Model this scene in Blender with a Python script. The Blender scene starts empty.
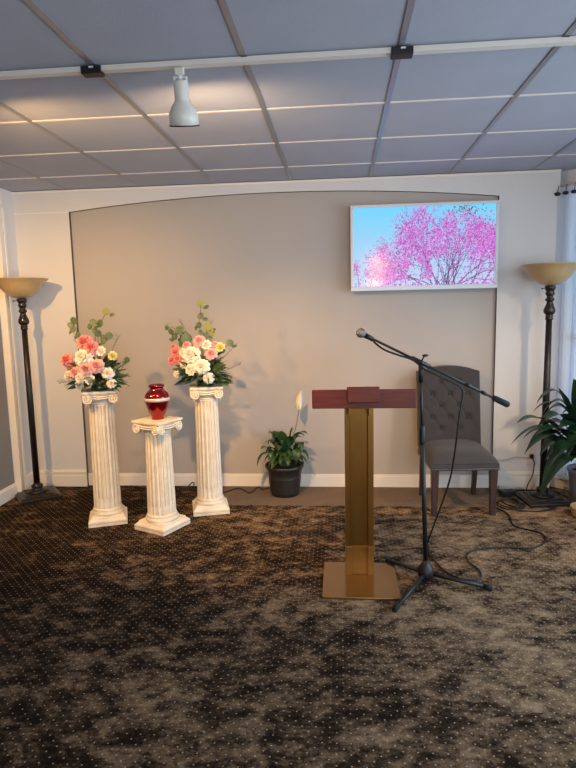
import bpy, math, random
from mathutils import Vector, Matrix
PI = math.pi
C = bpy.context.scene.collection
rnd = random.Random(7)

# ------------------------------------------------------------------ materials
def srgb(r, g, b):
    f = lambda c: (c/255/12.92) if c/255 <= .04045 else ((c/255+.055)/1.055)**2.4
    return (f(r), f(g), f(b), 1)

def mat(name, col, rough=.6, metal=0, var=0, vscale=8, bump=0, bscale=60, spec=.5, coat=0, emit=None, estr=0,
        trans=0, sss=0, col2=None, sheen=0, detail=3, stretch=None):
    m = bpy.data.materials.new(name); m.use_nodes = True
    nt = m.node_tree; n = nt.nodes; L = nt.links
    b = n['Principled BSDF']
    b.inputs['Base Color'].default_value = col
    b.inputs['Roughness'].default_value = rough
    b.inputs['Metallic'].default_value = metal
    b.inputs['Specular IOR Level'].default_value = spec
    b.inputs['Coat Weight'].default_value = coat
    b.inputs['Coat Roughness'].default_value = .08
    b.inputs['Sheen Weight'].default_value = sheen
    b.inputs['Transmission Weight'].default_value = trans
    if emit:
        b.inputs['Emission Color'].default_value = emit
        b.inputs['Emission Strength'].default_value = estr
    tc = n.new('ShaderNodeTexCoord'); src = tc.outputs['Object']
    if stretch:
        mp = n.new('ShaderNodeMapping'); mp.inputs['Scale'].default_value = stretch
        L.new(src, mp.inputs['Vector']); src = mp.outputs['Vector']
    if var or col2:
        t = n.new('ShaderNodeTexNoise'); t.inputs['Scale'].default_value = vscale
        t.inputs['Detail'].default_value = detail
        L.new(src, t.inputs['Vector'])
        r = n.new('ShaderNodeValToRGB')
        c2 = col2 or tuple(max(0, c*(1-var)) for c in col[:3])+(1,)
        r.color_ramp.elements[0].position = .35; r.color_ramp.elements[0].color = c2
        r.color_ramp.elements[1].position = .65; r.color_ramp.elements[1].color = col
        L.new(t.outputs['Fac'], r.inputs['Fac']); L.new(r.outputs['Color'], b.inputs['Base Color'])
    if bump:
        t = n.new('ShaderNodeTexNoise'); t.inputs['Scale'].default_value = bscale; t.inputs['Detail'].default_value = 3
        L.new(src, t.inputs['Vector'])
        bp = n.new('ShaderNodeBump'); bp.inputs['Strength'].default_value = bump; bp.inputs['Distance'].default_value = .003
        L.new(t.outputs['Fac'], bp.inputs['Height']); L.new(bp.outputs['Normal'], b.inputs['Normal'])
    return m

M = {}
M['white_wall'] = mat('cream_wall_paint', srgb(220, 217, 213), .62, var=.03, vscale=3, bump=.12, bscale=90)
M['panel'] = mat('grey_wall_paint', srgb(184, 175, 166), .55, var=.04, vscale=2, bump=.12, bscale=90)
M['reveal'] = mat('shaded_reveal_paint', srgb(96, 86, 76), .7, var=.1)  # grey reveals, darkened to carry the shadow of the recess
M['trim'] = mat('trim_paint', srgb(240, 232, 220), .4, var=.02)
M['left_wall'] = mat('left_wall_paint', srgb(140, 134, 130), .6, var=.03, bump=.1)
M['tile'] = mat('ceiling_tile', srgb(180, 184, 196), .85, var=.05, vscale=4, bump=.5, bscale=220)
M['grid'] = mat('ceiling_grid_metal', srgb(142, 145, 152), .3, metal=.4, var=.04)
M['white_plastic'] = mat('white_enamel', srgb(226, 220, 208), .35, var=.03)
M['black_plastic'] = mat('black_plastic', srgb(20, 20, 23), .5, var=.2)
M['dark_bronze'] = mat('dark_bronze', srgb(28, 21, 19), .42, metal=.1, var=.3, vscale=25, coat=.15)
M['black_metal'] = mat('black_metal', srgb(20, 20, 22), .5, metal=0, var=.2)
M['rubber'] = mat('rubber', srgb(20, 20, 21), .8, var=.2)
M['glass_shade'] = mat('amber_glass', srgb(200, 170, 122), .3, var=.12, vscale=9, coat=.2, trans=.12)
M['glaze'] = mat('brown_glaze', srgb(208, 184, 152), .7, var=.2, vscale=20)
M['plaster'] = mat('antiqued_plaster', srgb(244, 234, 214), .6, col2=srgb(232, 216, 190), vscale=14, detail=6, bump=.3, bscale=70)
M['urn_red'] = mat('red_enamel', srgb(150, 8, 16), .16, metal=.75, var=.2, coat=.8)
M['urn_band'] = mat('pearl_band', srgb(235, 215, 205), .25, metal=.3, var=.08, vscale=30)
M['urn_lid'] = mat('dark_red_enamel', srgb(122, 12, 18), .16, metal=.75, var=.2, coat=.8)
M['gold'] = mat('gold_metal', srgb(146, 102, 44), .3, metal=.8, col2=srgb(126, 86, 34), vscale=3, stretch=(1, 1, .5))
M['gold_flat'] = mat('gold_lacquer', srgb(128, 90, 40), .22, metal=.55, var=.06, vscale=4, coat=.5)
M['gold_light'] = mat('pale_gold', srgb(150, 106, 48), .3, metal=.6, var=.05)
M['cherry'] = mat('cherry_wood', srgb(108, 42, 24), .42, col2=srgb(88, 32, 18), vscale=6, stretch=(1, 12, 22), detail=5, spec=.3)
M['chair_fabric'] = mat('chair_fabric', srgb(60, 56, 56), .95, var=.14, vscale=12, bump=.4, bscale=400, sheen=.12)
M['dark_wood'] = mat('dark_wood', srgb(62, 40, 33), .45, var=.3, vscale=8, stretch=(6, 6, 1))
M['nail'] = mat('pewter_nail', srgb(170, 160, 150), .3, metal=.9, var=.1)
M['pot'] = mat('dark_planter', srgb(38, 33, 30), .45, var=.2)
M['grey_pot'] = mat('grey_planter', srgb(150, 150, 165), .6, var=.1)
M['soil'] = mat('soil', srgb(40, 30, 24), 1, var=.5, vscale=60, bump=1)
M['leaf'] = mat('lily_leaf', srgb(52, 82, 36), .38, col2=srgb(34, 62, 28), vscale=14)
M['leaf_dark'] = mat('dark_leaf', srgb(40, 74, 50), .36, col2=srgb(26, 54, 38), vscale=9)
M['stem'] = mat('stem_green', srgb(88, 104, 52), .5, var=.2)
M['brown_stem'] = mat('brown_stem', srgb(92, 70, 48), .6, var=.2)
M['euc'] = mat('eucalyptus_leaf', srgb(104, 120, 78), .55, col2=srgb(76, 96, 66), vscale=30)
M['euc_light'] = mat('pale_eucalyptus_leaf', srgb(150, 150, 84), .55, var=.15)
M['foliage'] = mat('bouquet_foliage', srgb(98, 112, 74), .5, col2=srgb(58, 78, 46), vscale=25)
M['coral'] = mat('coral_petal', srgb(246, 164, 156), .6, col2=srgb(238, 142, 138), vscale=3)
M['pink'] = mat('pink_petal', srgb(248, 196, 186), .6, col2=srgb(238, 166, 162), vscale=3)
M['white_petal'] = mat('white_petal', srgb(252, 246, 232), .6, col2=srgb(248, 232, 206), vscale=2)
M['yellow_petal'] = mat('yellow_petal', srgb(250, 232, 150), .6, var=.08, vscale=3)
M['spathe'] = mat('spathe', srgb(238, 226, 200), .5, var=.06)
M['tan'] = mat('wicker', srgb(186, 158, 120), .8, var=.3, vscale=60, bump=.8)
M['cable'] = mat('cable_rubber', srgb(22, 21, 22), .5, var=.1)
M['white_cable'] = mat('pale_cord', srgb(170, 160, 145), .5, var=.1)
M['mic_grille'] = mat('steel_mesh', srgb(140, 134, 132), .45, metal=.7, var=.3, vscale=200, bump=1, bscale=400)
M['tv_frame'] = mat('silver_bezel', srgb(222, 222, 226), .35, metal=.05, var=.03)
M['outlet'] = mat('outlet_plastic', srgb(225, 215, 205), .4, var=.02)
M['black_button'] = mat('button_fabric', srgb(62, 56, 56), .9, var=.2)
M['bulb'] = mat('warm_globe', srgb(255, 230, 190), .4, var=.01, emit=(1, .56, .18, 1), estr=90)
M['lens'] = mat('lamp_lens', srgb(255, 235, 200), .4, var=.01, emit=(1, .8, .55, 1), estr=5)

def screen_mat(name, c, s=1.0):
    return mat(name, (0.01, 0.01, 0.012, 1), .12, emit=srgb(*c), estr=s, spec=.8)

# sheer curtain
def curtain_mat():
    m = bpy.data.materials.new('sheer_fabric'); m.use_nodes = True
    n = m.node_tree.nodes; L = m.node_tree.links
    out = n['Material Output']; n.remove(n['Principled BSDF'])
    d = n.new('ShaderNodeBsdfDiffuse'); d.inputs['Color'].default_value = (.78, .80, .84, 1)
    t = n.new('ShaderNodeBsdfTranslucent'); t.inputs['Color'].default_value = (.80, .84, .90, 1)
    tr = n.new('ShaderNodeBsdfTransparent')
    w = n.new('ShaderNodeTexWave'); w.inputs['Scale'].default_value = 220; w.bands_direction = 'Z'
    tc = n.new('ShaderNodeTexCoord'); L.new(tc.outputs['Object'], w.inputs['Vector'])
    mr = n.new('ShaderNodeMapRange'); mr.inputs['To Min'].default_value = .06; mr.inputs['To Max'].default_value = .14
    L.new(w.outputs['Fac'], mr.inputs['Value'])
    a = n.new('ShaderNodeMixShader'); a.inputs[0].default_value = .5
    L.new(d.outputs[0], a.inputs[1]); L.new(t.outputs[0], a.inputs[2])
    b = n.new('ShaderNodeMixShader'); L.new(mr.outputs[0], b.inputs[0])
    L.new(a.outputs[0], b.inputs[1]); L.new(tr.outputs[0], b.inputs[2]); L.new(b.outputs[0], out.inputs['Surface'])
    return m
M['sheer'] = curtain_mat()

def glass_mat():
    m = bpy.data.materials.new('window_glass'); m.use_nodes = True
    n = m.node_tree.nodes; L = m.node_tree.links
    out = n['Material Output']; n.remove(n['Principled BSDF'])
    g = n.new('ShaderNodeBsdfGlossy'); g.inputs['Roughness'].default_value = .02
    t = n.new('ShaderNodeBsdfTransparent'); f = n.new('ShaderNodeFresnel'); f.inputs[0].default_value = 1.45
    x = n.new('ShaderNodeMixShader'); L.new(f.outputs[0], x.inputs[0]); L.new(t.outputs[0], x.inputs[1]); L.new(g.outputs[0], x.inputs[2])
    L.new(x.outputs[0], out.inputs['Surface'])
    return m
M['glass'] = glass_mat()

# carpet: crushed pile in dark and light brown with a lattice of pale pin dots
def carpet_mat():
    m = bpy.data.materials.new('carpet'); m.use_nodes = True
    n = m.node_tree.nodes; L = m.node_tree.links; b = n['Principled BSDF']
    b.inputs['Roughness'].default_value = 1; b.inputs['Specular IOR Level'].default_value = .05
    b.inputs['Sheen Weight'].default_value = .0
    tc = n.new('ShaderNodeTexCoord'); O = tc.outputs['Object']
    def math_(op, a, c=None, v=None):
        x = n.new('ShaderNodeMath'); x.operation = op
        for i, s in enumerate((a, c)):
            if s is None: continue
            if hasattr(s, 'is_linked') or hasattr(s, 'links'): L.new(s, x.inputs[i])
            else: x.inputs[i].default_value = s
        return x.outputs[0]
    def noise(scale, detail, rough, dist, sc, loc=(0, 0, 0), rot=0):
        mp = n.new('ShaderNodeMapping'); mp.inputs['Scale'].default_value = sc; mp.inputs['Location'].default_value = loc
        mp.inputs['Rotation'].default_value = (0, 0, rot)
        L.new(O, mp.inputs['Vector'])
        t = n.new('ShaderNodeTexNoise'); t.inputs['Scale'].default_value = scale; t.inputs['Detail'].default_value = detail
        t.inputs['Roughness'].default_value = rough; t.inputs['Distortion'].default_value = dist
        L.new(mp.outputs[0], t.inputs['Vector']); return t.outputs['Fac']
    A = noise(8.6, 9, .74, .2, (.85, 1.2, 1), rot=-.25)
    B = noise(1.5, 2, .5, .3, (1, 1, 1), (3, 1, 0))
    F = noise(90, 2, .5, 0, (1, 1, 1))
    sx = n.new('ShaderNodeSeparateXYZ'); L.new(O, sx.inputs[0]); X = sx.outputs['X']; Y = sx.outputs['Y']
    C2 = noise(24, 5, .7, .2, (.8, 1.25, 1), (7, 2, 0), rot=-.25)
    mix = math_('ADD', math_('ADD', math_('MULTIPLY', A, .80), math_('MULTIPLY', B, .24)), math_('MULTIPLY', math_('SUBTRACT', C2, .39), .28))
    # lighter to the right: daylight put into the colour, plus pile lie
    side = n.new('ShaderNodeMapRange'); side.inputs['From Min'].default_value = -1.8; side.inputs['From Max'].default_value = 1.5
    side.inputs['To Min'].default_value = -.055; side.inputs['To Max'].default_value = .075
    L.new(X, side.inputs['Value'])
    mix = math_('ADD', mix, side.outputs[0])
    mix = math_('ADD', mix, math_('MULTIPLY', math_('SUBTRACT', F, .5), .14))
    r = n.new('ShaderNodeValToRGB'); e = r.color_ramp.elements
    e[0].position = .465; e[0].color = srgb(34, 26, 20)
    e[1].position = .76; e[1].color = srgb(166, 138, 108)
    x = e.new(.535); x.color = srgb(60, 47, 36)
    x = e.new(.61); x.color = srgb(112, 91, 70)
    L.new(mix, r.inputs['Fac'])
    # plain undisturbed strip at the foot of the wall
    def step(v, lo, hi):
        q = n.new('ShaderNodeMapRange'); q.inputs['From Min'].default_value = lo; q.inputs['From Max'].default_value = hi
        q.interpolation_type = 'SMOOTHSTEP'
        L.new(v, q.inputs['Value']); return q.outputs[0]
    edge = math_('ADD', Y, math_('MULTIPLY', A, .05))
    strip = math_('MULTIPLY', math_('MULTIPLY', step(edge, 4.235, 4.265), step(X, -1.2, -.9)), math_('SUBTRACT', 1, step(X, .95, 1.25)))
    sc = n.new('ShaderNodeMixRGB'); sc.inputs[2].default_value = srgb(122, 106, 92)
    L.new(math_('MULTIPLY', strip, .9), sc.inputs[0]); L.new(r.outputs[0], sc.inputs[1])
    # dot lattice
    s = .050
    def lattice(ox, oy):
        fx = math_('SUBTRACT', math_('FRACT', math_('ADD', math_('DIVIDE', X, s), 100+ox)), .5)
        fy = math_('SUBTRACT', math_('FRACT', math_('ADD', math_('DIVIDE', Y, s), 100+oy)), .5)
        d = math_('SQRT', math_('ADD', math_('MULTIPLY', fx, fx), math_('MULTIPLY', fy, fy)))
        return math_('LESS_THAN', d, .058)
    dots = math_('MAXIMUM', lattice(0, 0), lattice(.5, .5))
    dots = math_('MULTIPLY', math_('MULTIPLY', dots, math_('SUBTRACT', 1, math_('MULTIPLY', strip, .8))), math_('MULTIPLY', C2, 1.5))
    dc = n.new('ShaderNodeMixRGB'); dc.inputs[2].default_value = srgb(206, 186, 158)
    L.new(dots, dc.inputs[0]); L.new(sc.outputs[0], dc.inputs[1])
    L.new(dc.outputs[0], b.inputs['Base Color'])
    bp = n.new('ShaderNodeBump'); bp.inputs['Strength'].default_value = .6; bp.inputs['Distance'].default_value = .006
    L.new(math_('ADD', A, math_('MULTIPLY', F, .5)), bp.inputs['Height']); L.new(bp.outputs[0], b.inputs['Normal'])
    return m
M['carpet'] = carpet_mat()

# ------------------------------------------------------------------ mesh builder
class MB:
    def __init__(s): s.v = []; s.f = []; s.m = []; s.sm = []
    def add(s, vs, fs, mi=0, smooth=True):
        o = len(s.v); s.v += [tuple(v) for v in vs]
        for f in fs: s.f.append(tuple(o+i for i in f)); s.m.append(mi); s.sm.append(smooth)
    def box(s, x0, x1, y0, y1, z0, z1, mi=0, rot=0, c=None):
        vs = [(x, y, z) for z in (z0, z1) for y in (y0, y1) for x in (x0, x1)]
        if rot:
            c = c or ((x0+x1)/2, (y0+y1)/2)
            ca, sa = math.cos(rot), math.sin(rot)
            vs = [(c[0]+(x-c[0])*ca-(y-c[1])*sa, c[1]+(x-c[0])*sa+(y-c[1])*ca, z) for x, y, z in vs]
        s.add(vs, [(0, 2, 3, 1), (4, 5, 7, 6), (0, 1, 5, 4), (2, 6, 7, 3), (0, 4, 6, 2), (1, 3, 7, 5)], mi, False)
        return s
    def frustum(s, a, b, z0, z1, a2=None, b2=None, mi=0):
        a2 = a if a2 is None else a2; b2 = b if b2 is None else b2
        vs = [(-a, -b, z0), (a, -b, z0), (a, b, z0), (-a, b, z0), (-a2, -b2, z1), (a2, -b2, z1), (a2, b2, z1), (-a2, b2, z1)]
        s.add(vs, [(3, 2, 1, 0), (4, 5, 6, 7), (0, 1, 5, 4), (1, 2, 6, 5), (2, 3, 7, 6), (3, 0, 4, 7)], mi, False); return s
    def prism(s, poly, axis, a0, a1, mi=0):
        n = len(poly)
        def P(p, t):
            if axis == 'y': return (p[0], t, p[1])
            if axis == 'x': return (t, p[0], p[1])
            return (p[0], p[1], t)
        vs = [P(p, a0) for p in poly]+[P(p, a1) for p in poly]
        fs = [tuple(range(n)), tuple(range(2*n-1, n-1, -1))]+[(i, i+n, (i+1) % n+n, (i+1) % n) for i in range(n)]
        s.add(vs, fs, mi, False); return s
    def lathe(s, prof, seg=40, c=(0, 0, 0), mi=0, smooth=True, fn=None, cap=True):
        vs = []
        for r, z in prof:
            for k in range(seg):
                a = 2*PI*k/seg; rr = fn(r, a, z) if fn else r
                vs.append((c[0]+rr*math.cos(a), c[1]+rr*math.sin(a), c[2]+z))
        fs = [(i*seg+k, i*seg+(k+1) % seg, (i+1)*seg+(k+1) % seg, (i+1)*seg+k) for i in range(len(prof)-1) for k in range(seg)]
        if cap:
            if prof[0][0] > 1e-5: fs.append(tuple(range(seg-1, -1, -1)))
            if prof[-1][0] > 1e-5: fs.append(tuple((len(prof)-1)*seg+k for k in range(seg)))
        s.add(vs, fs, mi, smooth); return s
    def tube(s, pts, r, seg=8, mi=0, cap=True):
        pts = [Vector(p) for p in pts]; n = len(pts)
        rs = r if isinstance(r, (list, tuple)) else [r]*n
        T = [(pts[min(i+1, n-1)]-pts[max(i-1, 0)]).normalized() for i in range(n)]
        u = T[0].orthogonal().normalized(); vs = []
        for i in range(n):
            u = (u-T[i]*u.dot(T[i])); u = u.normalized() if u.length > 1e-6 else T[i].orthogonal().normalized()
            w = T[i].cross(u)
            for k in range(seg):
                a = 2*PI*k/seg; vs.append(pts[i]+(u*math.cos(a)+w*math.sin(a))*rs[i])
        fs = [(i*seg+k, i*seg+(k+1) % seg, (i+1)*seg+(k+1) % seg, (i+1)*seg+k) for i in range(n-1) for k in range(seg)]
        if cap: fs += [tuple(range(seg-1, -1, -1)), tuple((n-1)*seg+k for k in range(seg))]
        s.add(vs, fs, mi, True); return s
    def ball(s, c, r, seg=14, rings=9, mi=0, sc=(1, 1, 1)):
        vs = [(c[0], c[1], c[2]-r*sc[2])]
        for i in range(1, rings):
            p = PI*i/rings
            for k in range(seg):
                a = 2*PI*k/seg
                vs.append((c[0]+r*sc[0]*math.sin(p)*math.cos(a), c[1]+r*sc[1]*math.sin(p)*math.sin(a), c[2]-r*sc[2]*math.cos(p)))
        vs.append((c[0], c[1], c[2]+r*sc[2])); fs = []
        for k in range(seg):
            fs.append((0, 1+(k+1) % seg, 1+k)); e = len(vs)-1; b = 1+(rings-2)*seg
            fs.append((e, b+k, b+(k+1) % seg))
        for i in range(rings-2):
            for k in range(seg):
                a = 1+i*seg; fs.append((a+k, a+(k+1) % seg, a+seg+(k+1) % seg, a+seg+k))
        s.add(vs, fs, mi, True); return s
    def grid(s, fn, nu, nv, mi=0, smooth=True):
        vs = [fn(i/nu, j/nv) for i in range(nu+1) for j in range(nv+1)]
        fs = [(i*(nv+1)+j, (i+1)*(nv+1)+j, (i+1)*(nv+1)+j+1, i*(nv+1)+j+1) for i in range(nu) for j in range(nv)]
        s.add(vs, fs, mi, smooth); return s
    def mesh(s, name, mats):
        me = bpy.data.meshes.new(name); me.from_pydata(s.v, [], s.f)
        for m in (mats if isinstance(mats, (list, tuple)) else [mats]): me.materials.append(m)
        me.polygons.foreach_set('material_index', s.m); me.polygons.foreach_set('use_smooth', s.sm); me.update()
        return me

def obj(name, mb, mats, parent=None, bevel=0, solid=0, sub=0):
    me = mb.mesh(name, mats) if isinstance(mb, MB) else mb
    o = bpy.data.objects.new(name, me); C.objects.link(o)
    if parent: o.parent = parent
    if solid:
        q = o.modifiers.new('s', 'SOLIDIFY'); q.thickness = solid; q.offset = 0
    if bevel:
        q = o.modifiers.new('b', 'BEVEL'); q.width = bevel; q.segments = 2; q.limit_method = 'ANGLE'; q.angle_limit = .6
    if sub:
        q = o.modifiers.new('u', 'SUBSURF'); q.levels = sub; q.render_levels = sub
    return o
def thing(name, label, cat, loc=(0, 0, 0), rz=0, group=None):
    o = bpy.data.objects.new(name, None); C.objects.link(o); o.location = loc; o.rotation_euler = (0, 0, rz)
    o.empty_display_size = .1
    o['label'] = label; o['category'] = cat
    if group: o['group'] = group
    return o
def tag(o, label, cat, group=None):
    o['label'] = label; o['category'] = cat
    if group: o['group'] = group
    return o
def struct(name, mb, mats, parent=None, **k):
    o = obj(name, mb, mats, parent, **k)
    if not parent: o['kind'] = 'structure'
    return o
def dup(root, loc, rz, label, group=None):
    r = root.copy(); C.objects.link(r); r.location = loc; r.rotation_euler = (0, 0, rz); r['label'] = label
    if group: r['group'] = group
    for ch in list(root.children):
        c = ch.copy(); C.objects.link(c); c.parent = r
        for g in list(ch.children):
            d = g.copy(); C.objects.link(d); d.parent = c
    return r
def spline(pts, n=8):
    P = [Vector(p) for p in pts]; out = []
    for i in range(len(P)-1):
        a = P[max(i-1, 0)]; b = P[i]; c = P[i+1]; d = P[min(i+2, len(P)-1)]
        for k in range(n):
            t = k/n
            out.append(.5*((2*b)+(c-a)*t+(2*a-5*b+4*c-d)*t*t+(3*b-a-3*c+d)*t**3))
    out.append(P[-1]); return out

# ------------------------------------------------------------------ the room
H = 2.482; YB = 4.668; YP = 4.702; XL = -2.69; XR = 2.62; YR = -3.0
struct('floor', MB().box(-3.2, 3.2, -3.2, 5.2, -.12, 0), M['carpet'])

# ceiling: tiles with bars of the suspended grid below
ceil = struct('ceiling', MB().box(-3.2, 3.2, -3.2, 5.2, H+.004, H+.12), M['tile'])
g = MB(); T = .6096
for i in range(-5, 7):
    x = -.366+i*T
    if -2.7 < x < 2.7: g.box(x-.012, x+.012, YR, YB, H, H+.005)
struct('main_bars', g, M['grid'], ceil)
g = MB()
for j in range(-9, 3):
    y = 3.018+j*T
    if YR < y < YB: g.box(-2.7, 2.7, y-.008, y+.008, H+.0005, H+.005)
struct('cross_bars', g, M['trim'], ceil)

# back wall: a cream surround with an arched opening over a recessed grey panel
x0, x1, zc = -2.19, 1.219, 2.306; sag = .092; xm = (x0+x1)/2; hw = (x1-x0)/2
Rr = (hw*hw+sag*sag)/(2*sag)
NA = 48
arch = [(x0+(x1-x0)*k/NA, zc-(Rr-sag)+math.sqrt(Rr*Rr-(x0+(x1-x0)*k/NA-xm)**2)) for k in range(NA+1)]
w = MB(); XE = 1.663; XW = -2.72
def quad(mb, a, b, c, d, mi=0): mb.add([a, b, c, d], [(0, 1, 2, 3)], mi, False)
quad(w, (XW, YB, 0), (x0, YB, 0), (x0, YB, zc), (XW, YB, zc)); quad(w, (XW, YB, zc), (x0, YB, zc), (x0, YB, H), (XW, YB, H))
quad(w, (x1, YB, 0), (XE, YB, 0), (XE, YB, zc), (x1, YB, zc)); quad(w, (x1, YB, zc), (XE, YB, zc), (XE, YB, H), (x1, YB, H))
for a, b in zip(arch, arch[1:]):
    quad(w, (a[0], YB, a[1]), (b[0], YB, b[1]), (b[0], YB, H), (a[0], YB, H))
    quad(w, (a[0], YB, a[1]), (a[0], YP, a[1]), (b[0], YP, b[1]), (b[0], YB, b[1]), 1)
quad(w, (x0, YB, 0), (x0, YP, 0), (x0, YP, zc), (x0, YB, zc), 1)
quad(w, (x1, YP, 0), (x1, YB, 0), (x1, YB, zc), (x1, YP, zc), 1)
quad(w, (XE, YB, 0), (XE, 4.80, 0), (XE, 4.80, H), (XE, YB, H))
wb = struct('wall_back', w, [M['white_wall'], M['reveal']])
struct('recessed_panel', MB().box(-2.75, XE, YP, YP+.1, 0, H), M['panel'], wb)
b = MB(); b.box(x0, x1, YP-.014, YP, 0, .095).box(x0, x1, YP-.010, YP, .095, .108)
struct('baseboard_back', b, M['trim'], bevel=.003)
def two_band(mb, xa, xb, y):
    mb.box(xa, xb, y-.016, y, 0, .098); mb.box(xa, xb, y-.011, y, .098, .118); mb.box(xa, xb, y-.017, y, .118, .134); mb.box(xa, xb, y-.007, y, .134, .146)
b = MB(); two_band(b, -2.655, x0, YB); struct('trim_1', b, M['trim'], bevel=.002)
b = MB(); two_band(b, x1, XE, YB); struct('trim_2', b, M['trim'], bevel=.002)
struct('trim_3', MB().box(-2.655, x0, YB-.003, YB, zc-.004, zc+.004), M['trim'])
struct('trim_4', MB().box(-2.70, XE, YB-.010, YB, H-.020, H-.002), M['trim'], bevel=.003)

# left wall: grey panel between cream casing, header and return
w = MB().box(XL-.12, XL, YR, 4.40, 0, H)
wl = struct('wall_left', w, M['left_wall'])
struct('corner_return', MB().box(XL-.12, -2.655, 4.50, YB, 0, H), M['white_wall'], wl)
struct('header_band', MB().box(XL-.05, -2.668, YR, 4.50, 2.31, H), M['white_wall'], wl)
struct('trim_5', MB().box(XL, -2.636, 4.405, 4.435, 0, 2.325).box(XL, -2.648, 4.435, 4.475, 0, 2.325).box(XL, -2.640, 4.475, 4.503, 0, 2.325), M['trim'], bevel=.003)
struct('baseboard_left', MB().box(XL, XL+.018, YR, 4.405, 0, .095).box(XL, XL+.010, YR, 4.405, .095, .112), M['trim'], bevel=.003)
b = MB()
for a_, z0_, z1_ in ((.016, 0, .098), (.011, .098, .118), (.017, .118, .134), (.007, .134, .146)):
    b.box(-2.655, -2.655+a_, 4.503, YB-.017, z0_, z1_)
struct('trim_6', b, M['trim'], bevel=.002)

# bay on the right: angled window wall behind sheer curtains
ba = math.radians(42); dx, dy = math.cos(ba), -math.sin(ba)
bx0, by0 = XE, 4.78; LEN = (XR-bx0)/dx
nx, ny = math.sin(ba), math.cos(ba)      # outward
def bay(s, d, z): return (bx0+dx*s+nx*d, by0+dy*s+ny*d, z)
def baybox(mb, s0, s1, d0, d1, z0, z1, mi=0):
    vs = [bay(s, d, z) for z in (z0, z1) for d in (d0, d1) for s in (s0, s1)]
    mb.add(vs, [(0, 2, 3, 1), (4, 5, 7, 6), (0, 1, 5, 4), (2, 6, 7, 3), (0, 4, 6, 2), (1, 3, 7, 5)], mi, False)
w = MB(); baybox(w, 0, LEN, .02, .1, 0, .12); baybox(w, 0, LEN, .02, .1, 2.38, H+.01); baybox(w, 0, .06, .02, .1, .12, 2.38); baybox(w, LEN-.06, LEN, .02, .1, .12, 2.38)
struct('wall_bay', w, M['white_wall'])
w = MB(); baybox(w, 0, LEN, -.005, .02, 0, .085); baybox(w, 0, LEN, -.03, .02, .085, .10); struct('baseboard_bay', w, M['trim'], bevel=.003)
w = MB()
for s0, s1 in ((.06, .10), (LEN/2-.02, LEN/2+.02), (LEN-.10, LEN-.06)): baybox(w, s0, s1, .04, .08, .12, 2.38)
for z0, z1 in ((.12, .17), (1.2, 1.24), (2.33, 2.38)): baybox(w, .06, LEN-.06, .04, .08, z0, z1)
wn = struct('window_1', w, M['trim'])
w = MB(); baybox(w, .06, LEN-.06, .058, .062, .12, 2.38); struct('window_pane', w, M['glass'], wn)
# unseen right and rear walls, with windows added to place the daylight
def wall_with_window(name, horiz, pos, a0, a1, h0, h1, z0, z1, thick, wname):
    w = MB()
    def bx(mb, p, q, zz0, zz1, t0=0, t1=thick):
        if horiz: mb.box(p, q, pos+t0, pos+t1, zz0, zz1)
        else: mb.box(pos+t0, pos+t1, p, q, zz0, zz1)
    bx(w, a0, a1, 0, z0); bx(w, a0, a1, z1, H); bx(w, a0, h0, z0, z1); bx(w, h1, a1, z0, z1)
    struct(name, w, M['white_wall'])
    f = MB(); sg = 1 if thick > 0 else -1
    for p, q in ((h0, h0+.05), ((h0+h1)/2-.03, (h0+h1)/2+.03), (h1-.05, h1)): bx(f, p, q, z0, z1, .03*sg, .07*sg)
    for p, q in ((z0, z0+.05), (z1-.05, z1)): bx(f, h0, h1, p, q, .03*sg, .07*sg)
    fo = struct(wname, f, M['trim'])
    p_ = MB(); bx(p_, h0, h1, z0, z1, .048*sg, .052*sg); struct('window_pane', p_, M['glass'], fo)
wall_with_window('wall_right', False, XR, YR, by0+dy*LEN+.02, .9, 3.7, .35, 2.2, .12, 'added_window_2')
wall_with_window('wall_rear', True, YR, XL-.1, XR+.1, 0.1, 2.4, .4, 1.78, -.12, 'added_window_3')

# curtain, rod and rings
cur = MB(); S1 = LEN-.02; NP = 150
def cpt(u, v):
    s = .012+u*S1; ph = s*2*PI/.085
    d = -.075+.024*math.sin(ph)+.008*math.sin(ph*.37+1)+.006*(1-v)*math.sin(ph*1.9)
    return bay(s+.006*math.sin(ph*2), d, .125+v*2.225)
cur.grid(cpt, NP*3, 10)
tag(obj('sheer_curtain', cur, M['sheer']), 'sheer white floor-length curtain gathered across the window behind the right floor lamp', 'curtain')
rod = thing('curtain_rod', 'thin pale curtain rod with black rings above the sheer curtain by the right corner', 'curtain rod', bay(.0, -.075, 2.372))
inv = Vector(rod.location)
obj('rod', MB().tube([Vector(bay(.0, -.075, 2.372))-inv, Vector(bay(S1, -.075, 2.372))-inv], .007), M['white_plastic'], rod)
for k in range(4):
    q = MB(); c_ = Vector(bay(.065+k*.06, -.105, 2.30))-inv
    q.ball(c_, .011, 10, 6, sc=(2.2, 1.6, 1.3)); q.tube([c_, c_+Vector((nx*.015, ny*.015, .065))], .0025, 5)
    obj('ring', q, M['black_plastic'], rod)

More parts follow.
